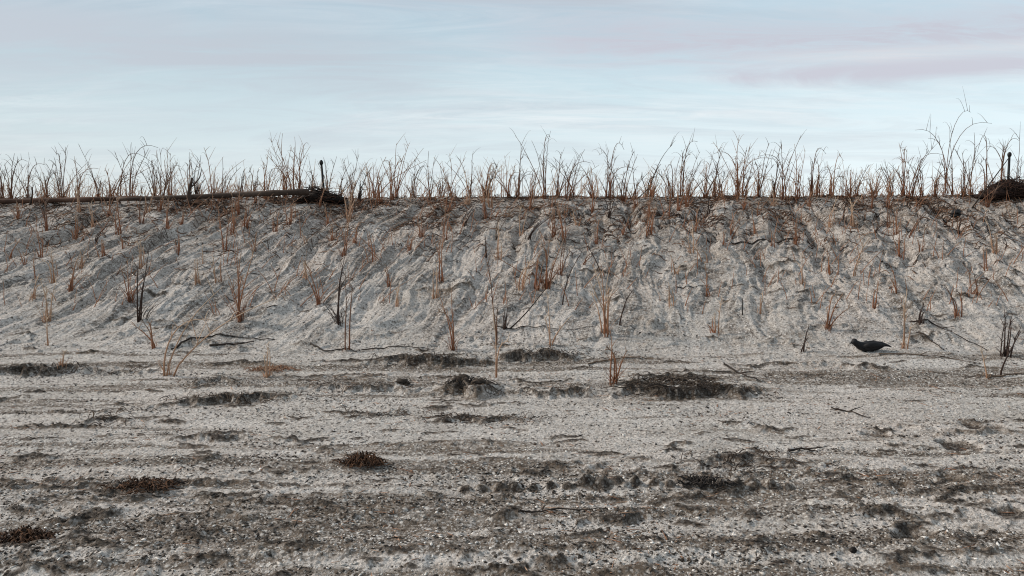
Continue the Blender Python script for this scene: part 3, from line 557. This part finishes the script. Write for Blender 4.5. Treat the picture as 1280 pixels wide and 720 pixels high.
# ------------------------------------------------------------------ poles, posts, heaps on the crest
def pole(a, b, ra, rb, mat, label, seed):
    rnd = random.Random(seed); pts = []; n = 22
    for i in range(n + 1):
        t = i / n; p = a + (b - a) * t; pts.append((p[0], p[1] + .012 * math.sin(3 * t + seed), p[2] + .004 * math.sin(7 * t + seed)))
    mb = MB(); mb.tube(pts, [(ra + (rb - ra) * i / n) * (1 + .10 * math.sin(i * 2.1 + seed)) for i in range(n + 1)], 10, [rnd.uniform(.2, .9) for _ in pts])
    for k in range(5):
        t = rnd.uniform(.1, .95); p = a + (b - a) * t; s = rnd.choice((-1, 1))
        mb.tube([tuple(p), (p[0] + .05, p[1] - .03, p[2] + s * .05), (p[0] + .08, p[1] - .04, p[2] + s * .09)], [.018, .012, .006], 5, .4)
    o = mb.build('driftwood_pole', mat); tag(o, label, 'pole', 'dark poles lying on the crest')
YP = 13.2
pole(at_depth(-230, 256, YP), at_depth(178, 248, YP + .05), .046, .038, M['logred'], 'thin reddish-dark pole lying along the crest out of the left edge', 1)
pole(at_depth(146, 249.5, YP - .12), at_depth(386, 240, YP - .02), .031, .052, M['log'], 'thick dark pole on the crest with one end on the brush heap', 2)
def crooked_stake(px, py0, py1, Y, r, label, seed, branch):
    rnd = random.Random(seed); a = at_depth(px, py0, Y); b = at_depth(px + 1, py1, Y); mb = MB(); pts = []
    for i in range(9):
        t = i / 8; p = a + (b - a) * t; pts.append((p[0] + .022 * math.sin(5 * t + seed), p[1], p[2]))
    mb.tube(pts, [r * (1.15 - .5 * i / 8) for i in range(9)], 7, [rnd.random() * .6 for _ in range(9)])
    if branch:
        p = np.array(pts[5]); mb.tube([tuple(p), tuple(p + (.07, 0, .05)), tuple(p + (.16, 0, .16)), tuple(p + (.20, 0, .30))], [.016, .013, .010, .005], 5, .5)
    o = mb.build('wooden_stake', M['log']); tag(o, label, 'stake', 'dark crooked stakes by the poles')
crooked_stake(237, 256, 222, YP - .22, .030, 'dark crooked stake with a side twig standing against the thick pole', 3, True)
crooked_stake(38, 268, 234, YP - .10, .018, 'short dark stake standing against the thin reddish pole', 4, False)
crooked_stake(44, 272, 252, YP - .16, .016, 'small dark stub below the thin reddish pole on the upper slope', 6, False)
def ball_post(px, py_top, Y, label, tilt=0.0):
    t = at_depth(px, py_top, Y); x = t[0]; zb = hz(x, Y) - .25
    root = empty('ball_topped_post', (x, Y, zb)); H = t[2] - zb
    mb = MB(); mb.tube([(tilt, 0, 0), (tilt * .5, 0, H * .5), (0, 0, H - .05)], [.022, .021, .019], 8, .5); mb.build('rod', M['black'], root)
    mb = MB(); mb.lump((0, 0, H - .045), (.034, .034, .046), 3, .03, 14, 9); mb.build('ball_cap', M['black'], root)
    tag(root, label, 'post', 'thin black ball-topped posts')
ball_post(401.5, 200, 13.75, 'thin black ball-topped post rising out of the dark brush heap on the left', .06)
ball_post(1262, 190, 13.75, 'thin black ball-topped post behind the brown brush heap at the right edge')
def brush_heap(px0, px1, py_top, peak, Y, dep, mat, label, seed, nt_):
    rnd = random.Random(seed); a = at_depth(px0, 252, Y); b = at_depth(px1, 252, Y); x0, x1 = a[0], b[0]; zt = at_depth(px0, py_top, Y)[2]
    cx = (x0 + x1) / 2; zg = min(hz(cx, Y), hz(x0, Y), hz(x1, Y)); root = empty('brush_heap', (cx, Y, zg)); w = x1 - x0; H = zt - zg
    mb = MB(); n = max(5, int(w / .11))
    prof = lambda t: min(1, t / max(peak - .12, .05)) ** .7 * (1 if t < peak else max(.35, 1 - .6 * (t - peak) / max(1 - peak, .01)))
    for i in range(n):
        t = (i + .5) / n; h = H * prof(t)
        mb.lump((-w / 2 + t * w, rnd.uniform(-.05, .05), h * .34), (w / n * 1.15, dep * .5, h * .52), seed + i, .16, 14, 9, rnd.uniform(.0, .3))
    mb.build('core', mat, root)
    mb = MB()
    for i in range(nt_):
        t = rnd.random(); x = -w / 2 + t * w; h = H * prof(t); l = rnd.uniform(.08, .34); a_ = rnd.uniform(-.9, .9) if rnd.random() < .75 else rnd.uniform(-1.7, 1.7)
        th = rnd.uniform(-.2, 1.0) * 1.57; p = np.array((x, -dep * .52 * math.cos(th) - rnd.uniform(0, .02), max(.01, h * (.15 + .8 * abs(math.sin(th))))))
        d = np.array((math.cos(a_), rnd.uniform(-.25, .15), math.sin(a_) * .55)) * rnd.choice((-1, 1)); bow = rnd.uniform(-.05, .05)
        pts = [tuple(p + d * l * (s - .5) + np.array((0, 0, bow * math.sin(s * 3.14)))) for s in (0, .25, .5, .75, 1)]
        if min(q[2] for q in pts) < -.05: continue
        r = rnd.uniform(.004, .009); mb.tube(pts, [r, r, r * .9, r * .7, r * .4], 4, rnd.random() ** 1.3)
    mb.build('twig_tangle', mat, root)
    tag(root, label, 'brush heap', 'brush heaps on the crest')
brush_heap(372, 429, 234.5, .45, 13.45, .42, M['heap'], 'near-black brush heap holding up the thick pole end on the left crest', 21, 130)
brush_heap(1222, 1330, 223, .4, 13.5, .42, M['heapred'], 'reddish-brown brush heap on the crest at the right edge', 22, 240)
# long dark leaning sticks by the right post
def stick(pts_px, r, label, mat='twig', cat='stick', lift=0.006, group='twigs and sticks lying on the sand', name='twig', ground=True, seed=0):
    rnd = random.Random(seed); P = []
    for a, b in zip(pts_px[:-1], pts_px[1:]):
        for k in range(5):
            t = k / 5; P.append((a[0] + (b[0] - a[0]) * t, a[1] + (b[1] - a[1]) * t))
    P.append(pts_px[-1]); W_ = []
    for i, (u, v) in enumerate(P):
        x, y = ground_at(u, v); W_.append((x, y + rnd.uniform(-.01, .01), hz(x, y) + r * .6 + lift))
    n = len(W_) - 1; mb = MB()
    mb.tube(W_, [r * (1 - .6 * i / n) for i in range(n + 1)], 6, [rnd.random() for _ in W_])
    if rnd.random() < .6 and n > 6:
        p = np.array(W_[n // 2]); q = rnd.choice((-1, 1)); mb.tube([tuple(p), tuple(p + (.06, q * .03, .015)), tuple(p + (.13, q * .05, .03))], [r * .7, r * .5, r * .25], 5, .5)
    o = mb.build(name, M[mat]); tag(o, label, cat, group)
def stick_up(px0, py0, px1, py1, r, label, mat='twig', bend=0.0):
    x, Y = ground_at(px0, py0); z = hz(x, Y); tip = at_depth(px1, py1, Y - .05); mb = MB(); a = np.array((x, Y, z - .05)); pts = []
    for i in range(9):
        t = i / 8; p = a + (tip - a) * t; pts.append((p[0], p[1], p[2] + bend * math.sin(3.14 * t)))
    mb.tube(pts, [r * (1 - .55 * i / 8) for i in range(9)], 6, [.2 + .1 * (i % 3) for i in range(9)]); o = mb.build('stick', M[mat]); tag(o, label, 'stick', 'sticks standing out of the slope')
stick_up(1212, 262, 1262, 196, .014, 'long dark stick leaning right past the end of the brown brush heap', 'twig')
stick_up(1236, 250, 1250, 226, .012, 'short brown stick propped upright against the brown brush heap', 'bark')
stick_up(632, 410, 681, 362, .009, 'dark twig leaning right from a small tuft on the middle slope', 'twig', -.03)
stick_up(928, 396, 928, 373, .008, 'small dark T-shaped twig standing on the right slope', 'twig')
stick_up(790, 250, 815, 232, .010, 'dark stick slanting up from the crest right of the middle', 'twig')
stick([(1098, 445), (1130, 446), (1180, 449), (1228, 457)], .007, 'long thin brown twig lying flat right of the black bird', 'bark', seed=1)
stick([(1138, 405), (1165, 407), (1195, 421), (1234, 436)], .009, 'curved dark twig arching down the lower slope near the right edge', seed=2)
stick([(1148, 416), (1162, 426), (1180, 438)], .010, 'short dark twig beneath the curved twig near the right edge', seed=3)
stick([(1000, 298), (955, 302), (918, 306), (878, 297), (852, 289)], .013, 'long wavy dark twig lying across the upper slope right of the middle', seed=4)
stick([(846, 358), (866, 358), (886, 356)], .006, 'thin straight dark twig on smooth sand of the mid slope', seed=5)
stick([(388, 433), (410, 440), (432, 438), (446, 441)], .009, 'thin dark twig curving on the sand beneath the dark bundled stalks', seed=6)
stick([(452, 438), (480, 437), (512, 438), (546, 440)], .007, 'thin straight dark twig lying left of the dark sand ledge', seed=7)
stick([(215, 437), (245, 427), (270, 422), (300, 421), (344, 424)], .011, 'long dark root-like twig at the slope foot on the left', seed=8)
stick([(262, 436), (292, 433), (318, 426)], .013, 'dark knobbly twig just under the long root-like twig', seed=9)
stick([(620, 412), (660, 411), (705, 415), (745, 412)], .006, 'hair-thin dark twig strung across the sand under the mid-slope tuft', seed=10)
stick([(905, 458), (925, 468), (948, 480)], .010, 'dark twig slanting over the big dark sand mound', seed=11)
stick([(735, 458), (760, 452), (800, 449), (830, 451)], .007, 'thin brown twig behind the lowest rusty clump', 'bark', seed=12)
stick([(1235, 473), (1258, 471), (1284, 468)], .010, 'brown straw-coloured twig lying at the right edge of the slope foot', 'bark', seed=13)
stick([(985, 566), (1005, 562), (1022, 566)], .009, 'small dark twig lying on the flat shelly sand', seed=14)
stick([(1040, 512), (1060, 516), (1088, 523)], .008, 'thin dark twig on the flat sand below the black bird', seed=15)
stick([(640, 643), (700, 639), (760, 640)], .005, 'very thin dark straw lying in front of the tyre tread marks', seed=16)

# dark clods and seaweed
def clod(px, py, rx, rz, label, mat, seed, sink=.3, name='clod', cat='clod'):
    x, Y = ground_at(px, py); k = Y / FOC; mb = MB(); rn = random.Random(seed)
    mb.lump((0, 0, rz * k * (1 - sink)), (rx * k * .8, rx * k * .7, rz * k * .9), seed, .30, 18, 12, .3)
    for q in range(9):
        a_ = rn.uniform(0, 6.28); mb.lump((rx * k * .75 * math.cos(a_), rx * k * .6 * math.sin(a_), rz * k * rn.uniform(.0, 1.0)), (rx * k * rn.uniform(.2, .45),) * 2 + (rz * k * rn.uniform(.2, .4),), seed * 31 + q, .35, 10, 7, rn.random())
    o = mb.build(name, M[mat], None, (x, Y, hz(x, Y))); tag(o, label, cat, 'dark clods on the sand')
clod(1195, 272, 6, 5.5, 'round black clod on the right slope under the crest', 'black', 31)
clod(1066, 696, 5, 4, 'small black clod in the right foreground', 'weedblack', 33)
clod(577, 486, 11, 6, 'near-black clod heaped on the beach below the dark ledge', 'crumb', 34)
clod(600, 492, 10, 5, 'smaller dark clod right beside the near-black heaped clod', 'crumb', 35)
clod(503, 482, 9, 4, 'dark knobbly clod left of the near-black heaped clod', 'crumb', 36)
def seaweed(px, py, w, h, n, label, mat, seed):
    x, Y = ground_at(px, py); k = Y / FOC; rnd = random.Random(seed); mb = MB(); w *= k; h *= k
    z0 = hz(x, Y)
    for i in range(n):
        a = rnd.uniform(0, 6.28); rr = math.sqrt(rnd.random()); bx, by = rr * w * math.cos(a), rr * w * .55 * math.sin(a)
        top = h * (1 - rr * rr) * rnd.uniform(.2, 1.1); l = rnd.uniform(.3, 1.0) * w * .8; d = rnd.uniform(0, 6.28); pts = []; c = rnd.uniform(-2.5, 2.5); z = z0 + top
        q = np.array((bx, by))
        for j in range(6):
            gz = hz(x + q[0], Y + q[1]) if j in (0, 5) else None
            pts.append((q[0], q[1], max(top * (1 - .12 * j) + .02 * math.sin(j * 1.3 + a), .002)))
            q = q + np.array((math.cos(d), math.sin(d) * .7)) * l / 5; d += c / 5
        r = rnd.uniform(.0022, .0050); mb.tube(pts, [r, r, r, r * .9, r * .7, r * .4], 4, rnd.random(), cap=False)
    o = mb.build('seaweed_clump', M[mat], None, (x, Y, z0)); tag(o, label, 'seaweed', 'seaweed clumps on the beach')
seaweed(455, 583, 26, 15, 150, 'small bristly dark seaweed clump alone on the pale beach', 'weed', 41)
seaweed(30, 674, 36, 14, 260, 'flat rusty-brown seaweed mat near the left edge of the foreground', 'weed', 42)
seaweed(586, 490, 30, 10, 90, 'blackish seaweed tangle over the heaped clods', 'weedblack', 43)
seaweed(835, 492, 56, 8, 120, 'dark seaweed draped on the front of the big sand mound', 'crumb', 44)
seaweed(180, 615, 40, 6, 130, 'thin brown seaweed strewn along the rut in the left foreground', 'weed', 45)
seaweed(880, 612, 34, 3.5, 70, 'black seaweed scraps beside the tyre tread marks', 'weedblack', 46)
seaweed(340, 463, 26, 5, 70, 'faint orange straw-like weed around the pale stalks at the slope foot', 'straw', 47)

# ------------------------------------------------------------------ the black bird
def bird(px, py):
    x, Y = ground_at(px, py); k = Y / FOC; z = hz(x, Y)
    root = empty('black_bird', (x, Y, z))
    # rings from bill side to tail: (px offset along x, px height of centre, half height, half width)
    rings = [(-24.8, 11.4, .5, .5), (-24.2, 11.6, 2.0, 1.8), (-22.6, 12.0, 3.5, 2.9), (-20.4, 11.6, 4.6, 3.5), (-18.6, 10.2, 5.0, 3.6), (-16.8, 8.8, 5.2, 4.0), (-14.6, 7.2, 5.0, 4.3), (-11.5, 5.8, 5.4, 5.4), (-7.0, 5.8, 6.0, 6.4),
             (-1.5, 6.6, 6.9, 6.9), (4.0, 6.9, 6.4, 6.4), (9.0, 7.2, 5.6, 5.4), (13.0, 7.8, 4.2, 4.2), (16.5, 8.2, 2.7, 3.4), (20.0, 7.8, 1.8, 3.0), (23.5, 6.6, 1.2, 2.8), (25.8, 5.6, .6, 1.8)]
    mb = MB(); nS = 16
    for i, (rx, rz, hh, hw) in enumerate(rings):
        for j in range(nS):
            q = 2 * math.pi * j / nS; rf = 1 + .10 * math.sin(i * 2.3 + 3 * q) + .06 * math.sin(i * 4.1 - 5 * q)
            mb.v.append((rx * k, hw * rf * k * math.cos(q), (rz + hh * rf * math.sin(q)) * k)); mb.t.append(.25 + .5 * abs(math.sin(i * 1.7 + 2 * q)))
    for i in range(len(rings) - 1):
        for j in range(nS):
            a = i * nS + j; b = i * nS + (j + 1) % nS; mb.f.append((a, b, b + nS, a + nS))
    mb.f.append(tuple(range(nS))); mb.f.append(tuple(reversed(range((len(rings) - 1) * nS, len(rings) * nS))))
    body = mb.build('body', M['plume'], root)
    mb = MB(); mb.tube([(-23.8 * k, 0, 11.0 * k), (-25.6 * k, 0, 10.2 * k), (-27.0 * k, 0, 9.0 * k)], [1.25 * k, .95 * k, .2 * k], 8, .3); mb.build('bill', M['black'], root)
    for s in (-1, 1):
        mb = MB(); mb.tube([(-11 * k, s * 5.0 * k, 7.0 * k), (-4 * k, s * 6.5 * k, 8.6 * k), (3 * k, s * 6.3 * k, 8.6 * k), (10 * k, s * 4.8 * k, 8.2 * k), (19 * k, s * 2.6 * k, 8.4 * k)], [1.6 * k, 3.6 * k, 3.7 * k, 2.4 * k, .5 * k], 10, .6, .45)
        mb.build('wing', M['plume'], root)
        mb = MB(); mb.lump((-22.4 * k, s * 2.85 * k, 12.6 * k), (.55 * k, .4 * k, .55 * k), 5, 0, 8, 6); mb.build('eye', M['black'], root)
        mb = MB(); mb.tube([(3 * k, s * 2.6 * k, 1.6 * k), (2.4 * k, s * 2.8 * k, -.2 * k), (-2 * k, s * 3.2 * k, -.4 * k)], [.7 * k, .5 * k, .4 * k], 6, .3); mb.build('leg', M['black'], root)
    tag(root, 'small black bird sitting low on the sand at the slope foot', 'bird')
bird(1088, 441)

# ------------------------------------------------------------------ uncountable scatter on the sand
def scatter(name, n, mat, label, cat, size, flatn, dens, seed, elong=(1, 1), tilt=.5):
    rs = np.random.RandomState(seed); X = []; Yv = []; got = 0
    while got < n:
        m = n * 3; y = np.where(rs.rand(m) < .72, 3.0 + 5.6 * rs.rand(m) ** 1.15, 8.2 + 5.7 * rs.rand(m)); x = (rs.rand(m) * 2 - 1) * (0.67 * y + .8)
        p = dens(x, y); keep = rs.rand(m) < p
        if name == 'shell_fragments': keep &= (height(x, y, True)[1] < .25)
        X.append(x[keep]); Yv.append(y[keep]); got += keep.sum()
    x = np.concatenate(X)[:n]; y = np.concatenate(Yv)[:n]; z = height(x, y)
    s = size[0] * (size[1] / size[0]) ** (rs.rand(n) ** 2.2); a = rs.rand(n) * 6.283; el = elong[0] + (elong[1] - elong[0]) * rs.rand(n)
    tx = rs.randn(n) * tilt; V = np.zeros((n, 6, 3)); u = np.stack([np.cos(a), np.sin(a), tx * .6], -1); w = np.stack([-np.sin(a), np.cos(a), rs.randn(n) * tilt * .6], -1); up = np.cross(u, w)
    up /= np.linalg.norm(up, axis=1, keepdims=True); j = 1 + .35 * rs.randn(n, 4)
    c = np.stack([x, y, z + s * flatn * .4], -1)
    V[:, 0] = c + u * (s * el * j[:, 0])[:, None]; V[:, 1] = c + w * (s * j[:, 1])[:, None]; V[:, 2] = c - u * (s * el * j[:, 2])[:, None]; V[:, 3] = c - w * (s * j[:, 3])[:, None]
    V[:, 4] = c + up * (s * flatn)[:, None]; V[:, 5] = c - up * (s * flatn)[:, None]
    F = np.array([(0, 1, 4), (1, 2, 4), (2, 3, 4), (3, 0, 4), (1, 0, 5), (2, 1, 5), (3, 2, 5), (0, 3, 5)])
    q = (np.arange(n)[:, None, None] * 6 + F[None]).reshape(-1, 3)
    me = bpy.data.meshes.new(name); me.vertices.add(n * 6); me.vertices.foreach_set('co', V.astype(np.float32).ravel()); me.loops.add(len(q) * 3); me.loops.foreach_set('vertex_index', q.ravel().astype(np.int32))
    me.polygons.add(len(q)); me.polygons.foreach_set('loop_start', np.arange(0, len(q) * 3, 3, dtype=np.int32)); me.update(calc_edges=True)
    at = me.attributes.new('tint', 'FLOAT', 'POINT'); at.data.foreach_set('value', np.repeat(rs.rand(n), 6).astype(np.float32)); me.materials.append(mat)
    o = bpy.data.objects.new(name, me); COL.objects.link(o); tag(o, label, cat, None, 'stuff')
d_shell = lambda x, y: np.clip(.55 + .7 * perlin(x * 1.1, y * 1.6, 101), .05, 1) * np.where(y < 8, 1, .6)
d_crumb = lambda x, y: np.clip(.10 + .9 * fbm(x * .7, y * 4.2, 3, 105) + .35 * sst(5.2, 4.4, y), .02, 1) * np.where(y < 8, 1, .55)
d_straw = lambda x, y: np.clip(.15 + .7 * perlin(x * 1.6, y * 1.2, 109), .02, 1) * np.where(y > 9.5, .35 + .65 * sst(10, 13.4, y), .10)
scatter('shell_fragments', 32000, M['shell'], 'pale broken shell fragments strewn over the sand', 'shell fragments', (.0028, .0105), .35, d_shell, 1, (1, 1.6))
scatter('dark_debris', 42000, M['crumb'], 'dark wood crumbs and pebbles strewn over the sand', 'debris', (.0022, .0100), .45, d_crumb, 2, (1, 2.4))
scatter('straw_litter', 5200, M['straw'], 'short broken straw litter scattered over the slope', 'straw litter', (.0025, .0045), .6, d_straw, 3, (5, 22), .25)

# matted dead grass lying on the upper slope and along the slope foot
def thatch(name, n, mat, label, seed, spots, rr=(.003, .0075), ll=(.05, .26)):
    rnd = random.Random(seed); rs = np.random.RandomState(seed); mb = MB(); P = []
    while len(P) < n:
        x, y = spots(rnd); P.append((x, y))
    X = np.array(P); m = 6; D = rs.rand(n) * 6.283; Ln = rs.uniform(*ll, n); C = rs.uniform(-1.3, 1.3, n); pts = np.zeros((n, m, 3)); q = X.copy()
    for j in range(m):
        pts[:, j, 0] = q[:, 0]; pts[:, j, 1] = q[:, 1]
        q = q + np.stack([np.cos(D), np.sin(D) * .8], -1) * (Ln / (m - 1))[:, None]; D = D + C / m
    pts[:, :, 2] = height(pts[:, :, 0].ravel(), pts[:, :, 1].ravel()).reshape(n, m) + .004 + (rs.rand(n)[:, None] ** 3) * .05 * np.sin(np.linspace(0, 3.14, m))[None]
    for i in range(n):
        r = rnd.uniform(*rr); mb.tube([tuple(p) for p in pts[i]], [r, r, r, r * .9, r * .7, r * .4], 3, rnd.random() ** 1.2, cap=False)
    o = mb.build(name, mat); tag(o, label, 'dead grass', None, 'stuff')
def near_crest(rnd):
    while 1:
        y = 13.95 - abs(rnd.gauss(0, 1.3)); x = rnd.uniform(-.84, .84) * y
        if y > 9.0 and rnd.random() < .12 + .9 * max(0, float(perlin(np.array(x * 1.5), np.array(y * 1.1), 130))): return x, y
thatch('dead_grass_thatch', 8700, tint_mat('matted_dead_grass', (.020, .012, .008), (.085, .042, .024), (.24, .135, .080), .3), 'matted brown dead grass lying on the upper slope', 9, near_crest)

def fringe():
    rnd = random.Random(55); mb = MB()
    for i in range(2900):
        y = rnd.choice((13.6, 13.9, 14.3, 14.9, 15.6)) + rnd.uniform(-.2, .2); x = rnd.uniform(-.88, .88) * y
        if rnd.random() > .45 + .9 * float(perlin(np.array(x * 1.2), np.array(y * 0.8), 140)): continue
        h = rnd.uniform(.18, .50) if rnd.random() < .6 else rnd.uniform(.45, .80); l = rnd.gauss(.12, .26); b0 = np.array((x, y, hz(x, y) - .03)); dr = rnd.uniform(0, 1.0) ** 1.3; yo = rnd.uniform(-.3, .3); pts = []
        for j in range(7):
            t = j / 6; pts.append((b0[0] + l * h * (t + dr * t * t), b0[1] + yo * h * t, b0[2] + h * (t - .55 * dr * t ** 3)))
        r = rnd.uniform(.0035, .0062); mb.tube(pts, [r * (1 - .6 * j / 6) for j in range(7)], 3, [min(1, rnd.random() * .4 + .6 * j / 6) for j in range(7)], cap=False)
    o = mb.build('dry_grass_fringe', M['tan']); tag(o, 'thin tangled dry grass blades between the clumps along the crest', 'dead grass', None, 'stuff')
fringe()
def stubble():
    rnd = random.Random(56); mb = MB(); k = 0
    while k < 1250:
        y = 13.7 - 4.6 * rnd.random() ** 1.5; x = rnd.uniform(-.84, .84) * y
        if rnd.random() > .3 + .8 * float(perlin(np.array(x * 1.1), np.array(y * 1.1), 141)): continue
        k += 1; h = rnd.uniform(.07, .34); l = rnd.gauss(.1, .35); b0 = np.array((x, y, hz(x, y) - .02)); pts = [(b0[0] + l * h * t * (1 + t * .5), b0[1] + rnd.uniform(-.05, .05) * h, b0[2] + h * t) for t in (0, .33, .66, 1)]
        r = rnd.uniform(.0035, .0060); mb.tube(pts, [r, r * .9, r * .7, r * .4], 4, [rnd.random() * .4, .4, .6, .8], cap=False)
    o = mb.build('grass_stubble', M['rust']); tag(o, 'short single dead grass stems sprinkled over the slope', 'dead grass', None, 'stuff')
stubble()
def along_ledges(rnd):
    while 1:
        cx, cy, hw, dp, hh, dm = LEDGES[rnd.randrange(0, 16)]
        if rnd.random() < hw / 100 * dm: return cx + rnd.gauss(0, .6) * hw * cy / FOC, cy + rnd.gauss(.01, .06)
thatch('wrack_line', 1100, tint_mat('dark_wrack', (.016, .011, .008), (.055, .036, .024), (.13, .09, .06), .4), 'ragged dark plant wrack caught along the sand ledges at the slope foot', 10, along_ledges, (.0015, .0035), (.03, .13))
